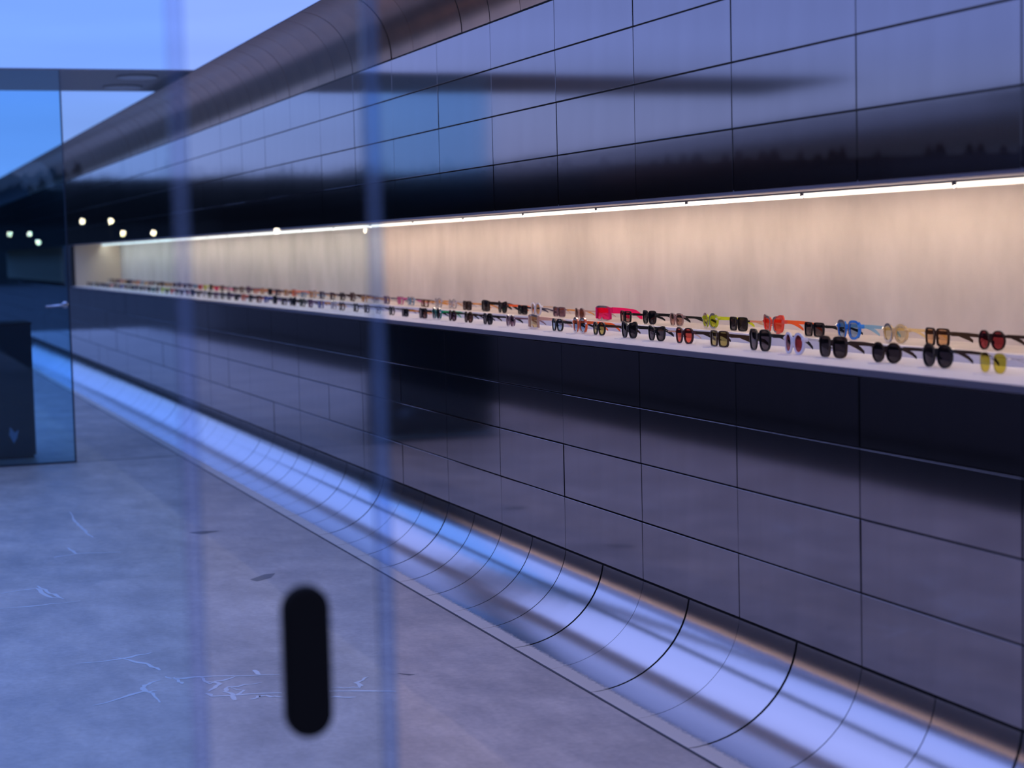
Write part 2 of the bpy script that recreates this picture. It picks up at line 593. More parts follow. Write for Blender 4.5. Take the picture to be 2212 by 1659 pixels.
box('wall_cap', mx(XB + 0.10), mx(XW), YA, YB, 2.632, 2.65, M_BACK, wall_l)
box('niche_back', mx(XB + 0.04), mx(XB), YA, YN1, 1.19, 1.80, M_PLASTER, wall_l)
box('niche_soffit', mx(XB), mx(XW + 0.012), YA, YN1, 1.772, 1.80, M_SOFFIT, wall_l)
box('niche_shelf', mx(XB), mx(XW - 0.004), YA, YN1, 1.19, 1.2135, M_SHELF, wall_l)
box('niche_end', mx(XB), mx(XW), YN1, YB, 1.186, 1.80, M_BACK, wall_l)
box('led_strip', mx(3.294), mx(3.246), YA, YN1, 1.757, 1.766, emit('dim_led', (1.0, 0.62, 0.36), 3.5), wall_l)
rb = box('trim_2', -2.55, -1.95, YA, YEND, 6.0, 6.3, M_BACK)
tag(rb, 'dark beam running high above the open roof, visible only as a reflection', kind='structure')

# ---- display shelf (two treads)
XR = 3.195
ZT1, ZT2 = 1.2135, 1.250
shelf = empty('display_shelf', (XW, 2.3, 1.19))
shelf['label'] = 'long white display shelf with blue grey front edge in wall niche'
shelf['category'] = 'shelf'
def sb(name, x0, x1, y0, y1, z0, z1, m_):
    return box(name, x0 - XW, x1 - XW, y0 - 2.3, y1 - 2.3, z0 - 1.19, z1 - 1.19, m_, shelf)
sb('front_tread', XW - 0.004, XR, 2.3, YN1, 1.196, ZT1, M_SHELF)
sb('front_edge', XW - 0.010, XW - 0.004, 2.3, YN1, 1.1925, ZT1 - 0.001, M_EDGE)
def sb(name, x0, x1, y0, y1, z0, z1, m_):
    return box(name, x0, x1, y0, y1, z0, z1, m_, wall)
sb('step_riser', XR, XR + 0.012, 2.3, YN1, 1.196, ZT2 - 0.004, M_SHELF2)
sb('step_nosing', XR - 0.001, XR + 0.030, 2.3, YN1, ZT2 - 0.004, ZT2, M_SHELF)
sb('step_tread', XR + 0.030, XB, 2.3, YN1, 1.236, ZT2 - 0.001, M_PLASTER)

# ---- LED tubes along the back of the soffit
def ordinal(n):
    w = ['', 'first', 'second', 'third', 'fourth', 'fifth', 'sixth', 'seventh', 'eighth', 'ninth', 'tenth', 'eleventh', 'twelfth',
         'thirteenth', 'fourteenth', 'fifteenth', 'sixteenth', 'seventeenth', 'eighteenth', 'nineteenth']
    tens = {2: 'twenty', 3: 'thirty', 4: 'forty', 5: 'fifty', 6: 'sixty', 7: 'seventy'}
    if n < 20:
        return w[n]
    t, u = divmod(n, 10)
    if u == 0:
        return tens[t][:-1] + 'ieth'
    return tens[t] + '-' + w[u]
M_LED = emit('warm_led', (1.0, 0.80, 0.64), 37.0)
ledy = 4.789 - 2 * 0.949
pts = [(-0.005, -0.0085), (0.0094, 0.0023), (0.0094, 0.0078), (-0.005, 0.0078)]
ev = [(x, y, z) for y in (0.008, 0.933) for x, z in pts]
emit_me = mesh('emitter', ev, [(0, 1, 5, 4), (1, 2, 6, 5), (2, 3, 7, 6), (3, 0, 4, 7), (0, 3, 2, 1), (4, 5, 6, 7)], M_LED)
tube_me = boxm('diffuser', -0.011, -0.0052, 0.008, 0.933, -0.0085, 0.008, emit('led_front', (1.0, 0.86, 0.72), 2.2))
cap_me = boxm('end_cap', -0.013, 0.013, -0.004, 0.004, -0.001, 0.014, M_EDGE)
lip_me = boxm('lip', 0.0142, 0.0172, 0.0, 0.941, -0.002, 0.0142, M_EDGE)
chan_me = boxm('channel', -0.014, 0.014, 0.0, 0.941, 0.0082, 0.0142, M_EDGE)
i = 0
while ledy + 0.94 < YN1:
    e = empty('led_strip', (3.235, ledy, 1.7575))
    i += 1
    tag(e, 'warm glowing LED strip under niche soffit, ' + ordinal(i) + ' from the right', 'light', 'LED strips along the niche')
    obj('diffuser', tube_me, e)
    obj('emitter', emit_me, e)
    obj('channel', chan_me, e)
    obj('lip', lip_me, e)
    obj('end_cap', cap_me, e, (0, 0.004, 0))
    obj('end_cap', cap_me, e, (0, 0.937, 0))
    ledy += 0.949

# ---- cross band overhead with round discs
band_o = box('trim_1', -3.0, XW - 0.06, 14.36, 16.15, 3.042, 3.054, M_STRIP)
tag(band_o, 'brown ceiling band crossing overhead above the glass door', kind='structure')
def disc(x, y, n):
    b = MB()
    seg = 32
    prof = [(0.0, 0.0), (0.135, 0.0), (0.145, -0.004), (0.155, -0.004), (0.16, 0.004), (0.16, 0.012)]
    ring_v = []
    for r_, z_ in prof[1:]:
        ring_v += [(r_ * math.cos(2 * math.pi * k / seg), r_ * math.sin(2 * math.pi * k / seg), z_) for k in range(seg)]
    f = []
    for j in range(len(prof) - 2):
        for k in range(seg):
            f.append((j * seg + k, j * seg + (k + 1) % seg, (j + 1) * seg + (k + 1) % seg, (j + 1) * seg + k))
    f.append(tuple(range(seg)))
    b.add(ring_v, f)
    e = empty('ceiling_light', (x, y, 3.030))
    tag(e, n, 'ceiling light', 'round ceiling lights in the overhead band')
    b.build('diffuser', M_DISC, e)
    rim = MB()
    pts = [(0.162 * math.cos(2 * math.pi * k / 32), 0.162 * math.sin(2 * math.pi * k / 32), 0.006) for k in range(33)]
    rim.tube(pts, 0.006, 6)
    rim.build('rim', M_STRIP, e)
disc(2.265, 14.78, 'pale round unlit ceiling light in brown overhead band, the nearer one')
disc(2.275, 15.66, 'pale round unlit ceiling light in brown overhead band, the farther one')

# ---- far glass door beside the plinth
G_DOOR = glass('blue_door_glass', (0.66, 0.89, 1.0), 1.5)
door = empty('door_1', (0.55, 14.35, 0))
tag(door, 'frameless blue-tinted glass door with lever handle beside black plinth', kind='structure')
def db(name, x0, x1, y0, y1, z0, z1, m_, par=None):
    return box(name, x0 - 0.55, x1 - 0.55, y0 - 14.35, y1 - 14.35, z0, z1, m_, par or door)
db('glass_leaf', 0.55, 1.600, 14.345, 14.355, 0.012, 3.04, G_DOOR)
db('edge_seal', 1.600, 1.612, 14.342, 14.358, 0.004, 3.04, M_SEAL)
db('bottom_seal', 0.55, 1.600, 14.340, 14.360, 0.002, 0.014, M_SEAL)
lev = MB()
lev.tube([(1.575, 14.345, 1.235), (1.575, 14.30, 1.235), (1.560, 14.285, 1.235), (1.42, 14.283, 1.226)], [0.012, 0.012, 0.013, 0.012], 10)
lev.tube([(1.575, 14.345, 1.235), (1.575, 14.335, 1.235)], 0.028, 16)
lev.v = [(x - 0.55, y - 14.35, z) for x, y, z in lev.v]
lev.build('lever_handle', M_CHROME, door, True)

# ---- black plinth behind the door
pl = empty('plinth', (0.85, 15.14, 0))
tag(pl, 'glossy black plinth standing behind the glass door at left', 'plinth')
box('body', -0.47, 0.505, -0.29, 0.29, 0.03, 1.075, M_BLACK, pl)
box('base', -0.45, 0.49, -0.27, 0.27, 0.0, 0.03, M_BLACKMATT, pl)
box('top', -0.48, 0.512, -0.30, 0.30, 1.075, 1.092, mat('black_gloss_top', (0.01, 0.01, 0.012), 0.06), pl)
st = [(0.30, -0.002, 0.20), (0.335, -0.002, 0.13), (0.36, -0.002, 0.17), (0.375, -0.002, 0.235), (0.345, -0.002, 0.215), (0.31, -0.002, 0.26)]
MB().add([(x, -0.2915, z) for x, y, z in st], [tuple(range(6))]).build('pale_mark', mat('pale_mark_mat', (0.5, 0.5, 0.6), 0.6), pl)  # small pale patch on the plinth front

# ---- shop front between the camera and the room
YG = 2.50
G_A = glass('front_glass_blue', (0.72, 0.885, 1.0), 1.42)
G_B = glass('front_glass_mid', (0.85, 0.935, 1.0), 1.42)
G_C = glass('front_glass_clear', (0.97, 0.97, 0.98), 1.22)
G_J = glass('milky_glass_edge', (0.76, 0.87, 1.0), 1.3, 0.2, (0.34, 0.50, 0.75), 0.12)
win = empty('window_1', (-1.6, YG, 0))
tag(win, 'tall clear shop front glass panes seen through by the camera', kind='structure')
def wb_(name, x0, x1, z0, z1, t_, m_):
    return box(name, x0 + 1.6, x1 + 1.6, -t_, t_, z0, z1, m_, win)
wb_('pane', -1.35, 0.424, 0.0, 3.04, 0.004, G_A)
wb_('pane', 0.724, XW - 0.03, 0.0, 3.04, 0.004, G_C)
wb_('glass_joint', 0.424, 0.448, 0.0, 3.04, 0.003, G_J)
wb_('glass_joint', 0.700, 0.724, 0.0, 3.04, 0.003, G_J)
fd = empty('door_2', (0.448, YG, 0))
tag(fd, 'narrow glass leaf of the shop front carrying a black pull', kind='structure')
box('glass_leaf', 0.0, 0.252, -0.004, 0.004, 0.0, 3.04, G_B, fd)
# capsule pull
cp = MB()
hw, hh, seg = 0.0345, 0.110, 16
def capsule(r_, hh_, y):
    pts = []
    for k in range(seg + 1):
        a = math.pi * k / seg
        pts.append((r_ * math.cos(a), y, hh_ - hw + r_ * math.sin(a)))
    for k in range(seg + 1):
        a = math.pi + math.pi * k / seg
        pts.append((r_ * math.cos(a), y, -hh_ + hw + r_ * math.sin(a)))
    return pts
rings = [capsule(hw - 0.006, hh, -0.026), capsule(hw - 0.0015, hh, -0.024), capsule(hw, hh, -0.018), capsule(hw, hh, -0.005)]
nn = len(rings[0])
f = []
for j in range(3):
    for k in range(nn):
        f.append((j * nn + k, j * nn + (k + 1) % nn, (j + 1) * nn + (k + 1) % nn, (j + 1) * nn + k))
f.append(tuple(range(nn - 1, -1, -1)))
f.append(tuple(range(3 * nn, 4 * nn)))
cp.add([p for r_ in rings for p in r_], f)
po = cp.build('pull_handle', M_BLACKMATT, fd, False, (0.141, 0, 1.017))
po['label'] = 'black capsule-shaped pull handle'

# ================================================================== EYEWEAR
def fmat(key):
    solid = {
        'black': (0.006, 0.006, 0.007), 'darkbrown': (0.022, 0.010, 0.007), 'tortoise': (0.035, 0.015, 0.006), 'navy': (0.012, 0.012, 0.06),
        'white': (0.72, 0.72, 0.80), 'grey': (0.10, 0.085, 0.08), 'darkred': (0.04, 0.006, 0.010), 'brown': (0.10, 0.035, 0.015),
        'purple': (0.09, 0.03, 0.10), 'darkgreen': (0.01, 0.03, 0.015)}
    clearc = {'orange': ((0.95, 0.22, 0.06), 0.85), 'coral': ((1.0, 0.16, 0.10), 0.8), 'pink': ((1.0, 0.02, 0.25), 0.9), 'lime': ((0.75, 0.85, 0.04), 0.9),
              'blue': ((0.06, 0.36, 0.95), 0.85), 'paleblue': ((0.40, 0.66, 0.85), 0.5), 'cream': ((0.95, 0.80, 0.48), 0.75), 'teal': ((0.0, 0.30, 0.24), 0.85),
              'peach': ((0.85, 0.62, 0.54), 0.4), 'crystal': ((0.82, 0.82, 0.86), 0.4), 'rose': ((0.55, 0.38, 0.36), 0.55), 'mauve': ((0.32, 0.18, 0.22), 0.7),
              'amber': ((0.80, 0.40, 0.08), 0.7), 'green': ((0.02, 0.45, 0.14), 0.85), 'magenta': ((0.80, 0.10, 0.45), 0.6), 'royal': ((0.03, 0.08, 0.50), 0.85)}
    metal = {'gold': (0.85, 0.62, 0.45), 'silver': (0.60, 0.58, 0.60), 'gunmetal': (0.10, 0.09, 0.10)}
    if key in solid:
        return mat('acetate_' + key, solid[key], 0.25, spec=0.25)
    if key in metal:
        return mat('metal_' + key, metal[key], 0.25, 1.0)
    c, a = clearc[key]
    return glass('clear_acetate_' + key, tuple(0.35 + 0.65 * v for v in c), 1.2, 0.2, c, a)
def lmat(key):
    t = {'dark': (0.035, 0.030, 0.035), 'grey': (0.10, 0.085, 0.095), 'brown': (0.16, 0.07, 0.05), 'olive': (0.42, 0.36, 0.10), 'yellow': (0.60, 0.52, 0.05),
         'red': (0.75, 0.12, 0.07), 'tan': (0.72, 0.45, 0.24), 'clear': (0.92, 0.92, 0.92), 'violet': (0.22, 0.12, 0.17), 'lime': (0.60, 0.66, 0.04),
         'pink': (1.0, 0.03, 0.22), 'sand': (0.70, 0.66, 0.48), 'blue': (0.28, 0.42, 0.62), 'darkred': (0.26, 0.035, 0.04), 'amber': (0.75, 0.42, 0.12),
         'rosebrown': (0.42, 0.25, 0.20), 'royal': (0.06, 0.12, 0.55), 'gold': (0.60, 0.48, 0.22)}[key]
    return glass('lens_' + key, t, 1.22)
# lens outlines: half-width, half-height, squareness, top lift at outer edge, bottom narrowing
SHAPES = {
    'square': (0.0275, 0.0225, 4.5, 0.000, 0.08), 'rectangular': (0.0285, 0.0185, 5.0, 0.000, 0.05), 'round': (0.0255, 0.0250, 2.0, 0.0, 0.0),
    'oval': (0.0240, 0.0275, 2.1, 0.0, 0.05), 'cat-eye': (0.0290, 0.0245, 2.8, 0.007, 0.24), 'panto': (0.0265, 0.0245, 2.6, 0.0, 0.16),
    'navigator': (0.0300, 0.0280, 3.0, 0.0, 0.22), 'geometric': (0.0275, 0.0245, 3.2, 0.001, 0.14), 'narrow oval': (0.0245, 0.0165, 2.2, 0.0, 0.0)}
def outline(shape, side, grow=0.0, n=28):
    a, b, q, lift, nar = SHAPES[shape]
    pts = []
    for k in range(n):
        t = 2 * math.pi * k / n
        c, s = math.cos(t), math.sin(t)
        x = (a + grow) * math.copysign(abs(c) ** (2 / q), c)
        z = (b + grow) * math.copysign(abs(s) ** (2 / q), s)
        v = (b - z) / (2 * b)
        x *= 1 - nar * max(0, v)
        out = x * side / a
        z += lift * max(0, out) * max(0, 0.3 + z / b)
        pts.append((x, z))
    return pts
def build_glasses(shape, fk, lk, tk, rim, tw, mask):
    """returns list of (part name, mesh); local axes: x along the wall, y towards the wall (temples), z up"""
    a, b = SHAPES[shape][0], SHAPES[shape][1]
    cx = a + rim + 0.0046
    wrap = lambda x: 1.4 * x * x
    zc = b + rim + (0.004 if SHAPES[shape][3] else 0.0)
    base_z = -(b + rim)
    FM, LM, TM = fmat(fk), lmat(lk), fmat(tk)
    fr = MB()
    parts = []
    dep = 0.0032 if rim > 0.002 else 0.0012
    n = 28
    if mask:
        # one-piece shield: curved plate with thick surround
        hw_, hh_ = 0.068, b
        nx = 14
        for (w_, h_, y0, y1, store) in ((hw_ + rim, hh_ + rim, -0.003, 0.003, fr),):
            cols = []
            for i in range(nx + 1):
                u = -1 + 2 * i / nx
                notch = 0.012 * math.exp(-(u / 0.13) ** 2)
                hh2 = h_ * (1 - 0.22 * abs(u) ** 3)
                cols.append((u * w_, -hh2 + notch, hh2 * 0.98))
            def strip(zf0, zf1):
                v, f = [], []
                for (x, zl, zh) in cols:
                    for y in (y0, y1):
                        for zf in (zf0, zf1):
                            v.append((x, wrap(x) + y, zf(zl, zh)))
                for i in range(nx):
                    p, q = i * 4, (i + 1) * 4
                    f += [(p, p + 1, q + 1, q), (p + 2, q + 2, q + 3, p + 3), (p, q, q + 2, p + 2), (p + 1, p + 3, q + 3, q + 1)]
                f += [(0, 2, 3, 1), (nx * 4, nx * 4 + 1, nx * 4 + 3, nx * 4 + 2)]
                store.add(v, f)
            strip(lambda l, h: h - 0.009, lambda l, h: h)
            strip(lambda l, h: l, lambda l, h: l + 0.006)
            for s in (-1, 1):
                x0, x1 = sorted((s * (w_ - 0.014), s * w_))
                store.box(x0, x1, wrap(w_) - 0.006, wrap(w_) + 0.003, -h_ * 0.75, h_ * 0.75)
        lv, lf = [], []
        for (x, zl, zh) in cols:
            lv += [(x * 0.93, wrap(x * 0.93), zl + 0.004), (x * 0.93, wrap(x * 0.93), zh - 0.006)]
        for i in range(nx):
            lf.append((2 * i, 2 * i + 2, 2 * i + 3, 2 * i + 1))
        parts.append(('frame', mesh('frame', [(x, y, z - base_z) for x, y, z in fr.v], fr.f, FM)))
        parts.append(('lens', mesh('lens', [(x, y, z - base_z) for x, y, z in lv], lf, LM, True)))
        xe = hw_ + rim
    else:
        for s in (-1, 1):
            inn = outline(shape, s, 0.0)
            outl = outline(shape, s, rim)
            v, f = [], []
            for pts, y in ((outl, -dep), (inn, -dep), (inn, dep), (outl, dep)):
                for (x, z) in pts:
                    X = s * cx + x
                    v.append((X, wrap(X) + y, z))
            for j in range(4):
                j2 = (j + 1) % 4
                for k in range(n):
                    k2 = (k + 1) % n
                    f.append((j * n + k, j2 * n + k, j2 * n + k2, j * n + k2))
            fr.add(v, f)
            lp = outline(shape, s, 0.0004)
            lv = [(s * cx + x, wrap(s * cx + x) - 0.0003, z - base_z) for x, z in lp]
            lv.append((s * cx, wrap(s * cx) - 0.0018, -base_z))
            parts.append(('lens', mesh('lens', lv, [(k, (k + 1) % n, n) for k in range(n)], LM, True)))
        # bridge
        zb = b * 0.45
        if rim > 0.003:
            hx = 0.0046 + rim * 0.6
            v, f = [], []
            for i in range(7):
                u = -1 + i / 3
                lo, hi = b * (0.20 - 0.16 * u * u), b * (0.66 + 0.10 * u * u)
                for y in (-dep, dep):
                    v += [(u * hx, y - 0.001 * (1 - u * u), lo), (u * hx, y - 0.001 * (1 - u * u), hi)]
            for i in range(6):
                p, q = i * 4, i * 4 + 4
                f += [(p, q, q + 1, p + 1), (p + 2, p + 3, q + 3, q + 2), (p + 1, q + 1, q + 3, p + 3), (p, p + 2, q + 2, q)]
            fr.add(v, f)
        else:
            br = max(rim, 0.0016)
            fr.tube([(-cx + a * 0.93, wrap(cx - a), zb - 0.002), (-0.004, -0.001, zb + 0.0025), (0.004, -0.001, zb + 0.0025), (cx - a * 0.93, wrap(cx - a), zb - 0.002)], br, 6)
        xe = cx + a + rim
        zh_ = b * 0.50
        for s in (-1, 1):
            fr.tube([(s * (cx + a * 0.96), wrap(cx + a), zh_), (s * (xe + 0.002), wrap(xe) + 0.001, zh_), (s * (xe + 0.003), wrap(xe) + 0.008, zh_)], max(rim, 0.0014), 6)
            # nose pads
            fr.tube([(s * (cx - a * 0.98), wrap(cx - a) + 0.001, -0.002), (s * (cx - a - 0.001), wrap(cx - a) + 0.008, -0.004)], 0.0016, 5)
        parts.insert(0, ('frame', mesh('frame', [(x, y, z - base_z) for x, y, z in fr.v], fr.f, FM)))
    # temples
    zh_ = (b * 0.50) - base_z
    for s in (-1, 1):
        x0 = s * (xe + 0.002)
        y0 = wrap(xe) + 0.006
        path = [(x0, y0, zh_, 1.0), (x0 - s * 0.001, y0 + 0.055, zh_ - 0.004, 0.9), (x0 - s * 0.003, y0 + 0.108, zh_ - 0.010, 0.8),
                (x0 - s * 0.006, y0 + 0.126, zh_ - 0.017, 0.9), (x0 - s * 0.009, y0 + 0.145, zh_ * 0.38, 1.0), (x0 - s * 0.011, y0 + 0.159, 0.0045, 0.8)]
        v, f = [], []
        th = min(0.0020, tw * 0.5)
        for (x, y, z, w_) in path:
            hgt = tw * w_ * 1.15
            v += [(x - th, y, z - hgt), (x + th, y, z - hgt), (x + th, y, z + hgt), (x - th, y, z + hgt)]
        m_ = len(path)
        for i in range(m_ - 1):
            for k in range(4):
                f.append((i * 4 + k, i * 4 + (k + 1) % 4, (i + 1) * 4 + (k + 1) % 4, (i + 1) * 4 + k))
        f += [(3, 2, 1, 0), ((m_ - 1) * 4, (m_ - 1) * 4 + 1, (m_ - 1) * 4 + 2, (m_ - 1) * 4 + 3)]
        v = [(x, y, max(z, 0.0008)) for x, y, z in v]
        parts.append(('temple', mesh('temple', v, f, TM)))
    return parts

CACHE = {}
def place_glasses(spec, row, idx, y):
    shape, fk, lk, tk, rim, tw, scale, desc = spec
    key = spec[:6]
    mask = shape == 'shield'
    sh = 'rectangular' if mask else shape
    if key not in CACHE:
        CACHE[key] = build_glasses('navigator' if mask else sh, fk, lk, tk, rim, tw, mask)
    x = 3.004 if row == 'front' else 3.262
    z = ZT1 + 0.0004 if row == 'front' else ZT2 + 0.0004
    e = empty('sunglasses', (x + random.uniform(-0.004, 0.003), y, z))
    e.rotation_euler = (0, 0, R(-90 + random.gauss(0, 2.0)))
    e.scale = (scale, 1.0, scale)
    tag(e, desc + ', ' + ordinal(idx) + ' from the right in the ' + row + ' row', 'sunglasses', 'sunglasses in the ' + row + ' row of the shelf')
    for nm, me in CACHE[key]:
        obj(nm, me, e)
    return e

T, TN, TH = 0.0042, 0.0016, 0.0060   # temple half heights
FRONT = [
    (4.343, ('panto', 'silver', 'yellow', 'silver', 0.0006, 0.0014, 1.15, 'rimless sunglasses with olive-yellow lenses')),
    (4.626, ('round', 'black', 'dark', 'darkbrown', 0.0042, 0.0042, 1.22, 'round black sunglasses')),
    (4.904, ('round', 'darkbrown', 'dark', 'darkbrown', 0.0036, 0.0045, 1.12, 'round dark brown sunglasses')),
    (5.236, ('geometric', 'darkbrown', 'dark', 'darkbrown', 0.0042, 0.0050, 1.24, 'square dark brown sunglasses')),
    (5.492, ('oval', 'white', 'darkred', 'crystal', 0.0078, 0.0036, 1.05, 'white oval sunglasses with dark red lenses')),
    (5.745, ('navigator', 'black', 'grey', 'black', 0.0040, 0.0048, 1.20, 'large black navigator sunglasses')),
    (6.071, ('square', 'tortoise', 'olive', 'tortoise', 0.0042, 0.0052, 1.12, 'square tortoise sunglasses with olive lenses')),
    (6.362, ('panto', 'darkred', 'red', 'darkbrown', 0.0046, 0.0050, 1.06, 'dark sunglasses with bright red lenses')),
    (6.620, ('cat-eye', 'black', 'grey', 'gold', 0.0036, 0.0028, 1.0, 'pointed black cat-eye sunglasses')),
    (6.900, ('cat-eye', 'black', 'dark', 'black', 0.0050, 0.0056, 1.10, 'wide black cat-eye sunglasses')),
    (7.223, ('panto', 'black', 'olive', 'tortoise', 0.0052, 0.0050, 0.96, 'black sunglasses with olive lenses')),
    (7.440, ('oval', 'orange', 'blue', 'orange', 0.0080, 0.0052, 1.0, 'orange oval sunglasses')),
    (7.720, ('panto', 'black', 'blue', 'black', 0.0050, 0.0050, 0.98, 'black sunglasses with pale blue lenses')),
    (8.031, ('shield', 'peach', 'gold', 'peach', 0.0050, 0.0062, 1.05, 'clear peach shield sunglasses with gold lens')),
    (8.332, ('oval', 'mauve', 'violet', 'mauve', 0.0040, 0.0038, 0.92, 'mauve oval sunglasses')),
    (8.668, ('panto', 'black', 'dark', 'black', 0.0044, 0.0048, 1.0, 'black rounded sunglasses')),
    (8.968, ('oval', 'tortoise', 'brown', 'darkbrown', 0.0040, 0.0046, 0.92, 'dark tortoise oval sunglasses')),
    (9.254, ('oval', 'darkred', 'violet', 'black', 0.0040, 0.0046, 0.92, 'dark plum oval sunglasses')),
    (9.524, ('oval', 'teal', 'dark', 'green', 0.0078, 0.0042, 0.92, 'teal green oval sunglasses')),
    (9.773, ('square', 'black', 'brown', 'black', 0.0052, 0.0046, 1.05, 'square black browline sunglasses')),
    (10.135, ('square', 'black', 'dark', 'amber', 0.0040, 0.0036, 0.9, 'small square black sunglasses')),
    (10.414, ('oval', 'black', 'clear', 'black', 0.0022, 0.0026, 0.9, 'black oval glasses with clear lenses')),
    (10.696, ('round', 'gunmetal', 'clear', 'gunmetal', 0.0016, 0.0016, 1.0, 'thin gunmetal round glasses')),
    (10.970, ('panto', 'grey', 'clear', 'black', 0.0034, 0.0036, 0.95, 'grey rounded glasses')),
    (11.224, ('round', 'black', 'clear', 'tortoise', 0.0026, 0.0026, 0.98, 'black round glasses')),
    (11.560, ('round', 'black', 'clear', 'black', 0.0024, 0.0026, 1.0, 'thin black round glasses')),
    (11.802, ('panto', 'crystal', 'clear', 'crystal', 0.0044, 0.0040, 1.0, 'crystal clear glasses')),
    (12.131, ('square', 'royal', 'clear', 'amber', 0.0046, 0.0036, 1.0, 'royal blue square glasses')),
    (12.423, ('panto', 'purple', 'clear', 'purple', 0.0042, 0.0036, 1.0, 'purple rounded glasses')),
    (12.685, ('panto', 'darkgreen', 'clear', 'tortoise', 0.0042, 0.0036, 1.0, 'dark green glasses')),
]
FRONT = [(y_ * 0.985, sp_) for y_, sp_ in FRONT]
BACK = [
    (4.372, ('panto', 'darkbrown', 'dark', 'darkbrown', 0.0044, 0.0048, 1.0, 'dark brown rounded sunglasses')),
    (4.654, ('round', 'darkbrown', 'darkred', 'darkbrown', 0.0032, 0.0046, 1.08, 'round brown sunglasses with dark red lenses')),
    (4.946, ('square', 'tortoise', 'tan', 'tortoise', 0.0046, 0.0056, 1.08, 'square tortoise sunglasses with tan lenses')),
    (5.192, ('round', 'cream', 'sand', 'cream', 0.0080, 0.0046, 0.98, 'pale cream round sunglasses')),
    (5.495, ('panto', 'blue', 'blue', 'paleblue', 0.0080, 0.0056, 1.04, 'bright blue sunglasses')),
    (5.736, ('square', 'black', 'grey', 'black', 0.0036, 0.0046, 1.0, 'square black sunglasses')),
    (6.043, ('cat-eye', 'coral', 'red', 'orange', 0.0080, 0.0058, 1.02, 'coral red cat-eye sunglasses')),
    (6.318, ('square', 'black', 'dark', 'gold', 0.0036, 0.0034, 1.06, 'square black sunglasses with gold temples')),
    (6.573, ('round', 'lime', 'lime', 'lime', 0.0085, 0.0062, 0.96, 'lime yellow round sunglasses')),
    (6.882, ('panto', 'rose', 'rosebrown', 'black', 0.0046, 0.0046, 0.96, 'clear rose-grey sunglasses')),
    (7.163, ('geometric', 'black', 'dark', 'black', 0.0046, 0.0056, 1.02, 'faceted black sunglasses')),
    (7.418, ('square', 'black', 'rosebrown', 'black', 0.0040, 0.0048, 0.98, 'black square sunglasses with rosy brown lenses')),
    (7.667, ('shield', 'pink', 'pink', 'pink', 0.0070, 0.0125, 1.0, 'hot pink shield sunglasses with broad temples')),
    (7.953, ('round', 'peach', 'brown', 'peach', 0.0032, 0.0030, 0.92, 'clear round sunglasses with dark brown lenses')),
    (8.228, ('square', 'mauve', 'violet', 'amber', 0.0034, 0.0030, 1.0, 'mauve square sunglasses')),
    (8.533, ('oval', 'white', 'tan', 'gold', 0.0058, 0.0026, 0.98, 'white oval sunglasses with tan lenses')),
    (8.741, ('square', 'black', 'dark', 'navy', 0.0036, 0.0040, 0.92, 'small black rectangular sunglasses')),
    (9.029, ('cat-eye', 'darkbrown', 'dark', 'orange', 0.0044, 0.0050, 1.02, 'dark cat-eye sunglasses with orange temples')),
    (9.319, ('shield', 'black', 'dark', 'black', 0.0046, 0.0075, 1.0, 'black shield sunglasses')),
    (9.619, ('square', 'tortoise', 'grey', 'amber', 0.0040, 0.0040, 1.0, 'tortoise square sunglasses with amber temples')),
    (9.875, ('round', 'crystal', 'clear', 'crystal', 0.0048, 0.0034, 0.98, 'crystal clear round glasses')),
    (10.145, ('panto', 'crystal', 'clear', 'amber', 0.0050, 0.0036, 1.0, 'crystal clear rounded glasses')),
    (10.418, ('rectangular', 'brown', 'clear', 'amber', 0.0040, 0.0036, 1.0, 'reddish brown rectangular glasses')),
    (10.705, ('panto', 'paleblue', 'clear', 'gunmetal', 0.0046, 0.0034, 1.0, 'pale blue clear glasses')),
    (10.930, ('panto', 'magenta', 'clear', 'magenta', 0.0044, 0.0040, 1.0, 'magenta pink glasses')),
    (11.248, ('panto', 'purple', 'clear', 'navy', 0.0026, 0.0030, 1.0, 'violet rimmed glasses')),
    (11.500, ('round', 'gunmetal', 'clear', 'gunmetal', 0.0016, 0.0016, 1.0, 'thin gunmetal round glasses')),
]
FARC = ['black', 'tortoise', 'black', 'royal', 'brown', 'black', 'orange', 'darkbrown', 'navy', 'black', 'purple', 'darkgreen', 'crystal', 'grey', 'black', 'brown',
        'black', 'tortoise', 'coral', 'black', 'lime', 'darkbrown', 'teal', 'black', 'rose', 'black', 'darkred']
FARB = ['amber', 'brown', 'tortoise', 'darkred', 'navy', 'amber', 'paleblue', 'orange', 'amber', 'navy', 'darkbrown', 'amber', 'orange', 'purple', 'brown', 'tortoise',
        'crystal', 'grey', 'pink', 'black', 'lime', 'coral', 'paleblue', 'brown', 'black', 'darkbrown', 'tortoise', 'amber']
NICE = {'royal': 'royal blue', 'darkbrown': 'dark brown', 'darkgreen': 'dark green', 'crystal': 'crystal clear', 'paleblue': 'pale blue', 'darkred': 'dark red',
        'rose': 'rose-grey', 'pink': 'hot pink'}
def extend(lst, pal, row):
    out = list(lst)
    y = lst[-1][0] + 0.288
    i = 0
    shp = ['panto', 'square', 'round', 'oval', 'rectangular', 'cat-eye']
    lens_for = {'black': 'dark', 'darkbrown': 'dark', 'coral': 'red', 'lime': 'lime', 'pink': 'pink', 'teal': 'dark'}
    while y < YN1 - 0.14:
        c = pal[i % len(pal)]
        s_ = shp[(i * 5 + len(row)) % 6]
        lens = lens_for.get(c, 'clear') if (i % 4 != 1 or c not in ('black', 'darkbrown')) else 'clear'
        out.append((y, (s_, c, lens, c, 0.0046, 0.0044, 1.0, NICE.get(c, c) + ' ' + s_ + ' glasses')))
        y += 0.288
        i += 1
    return out
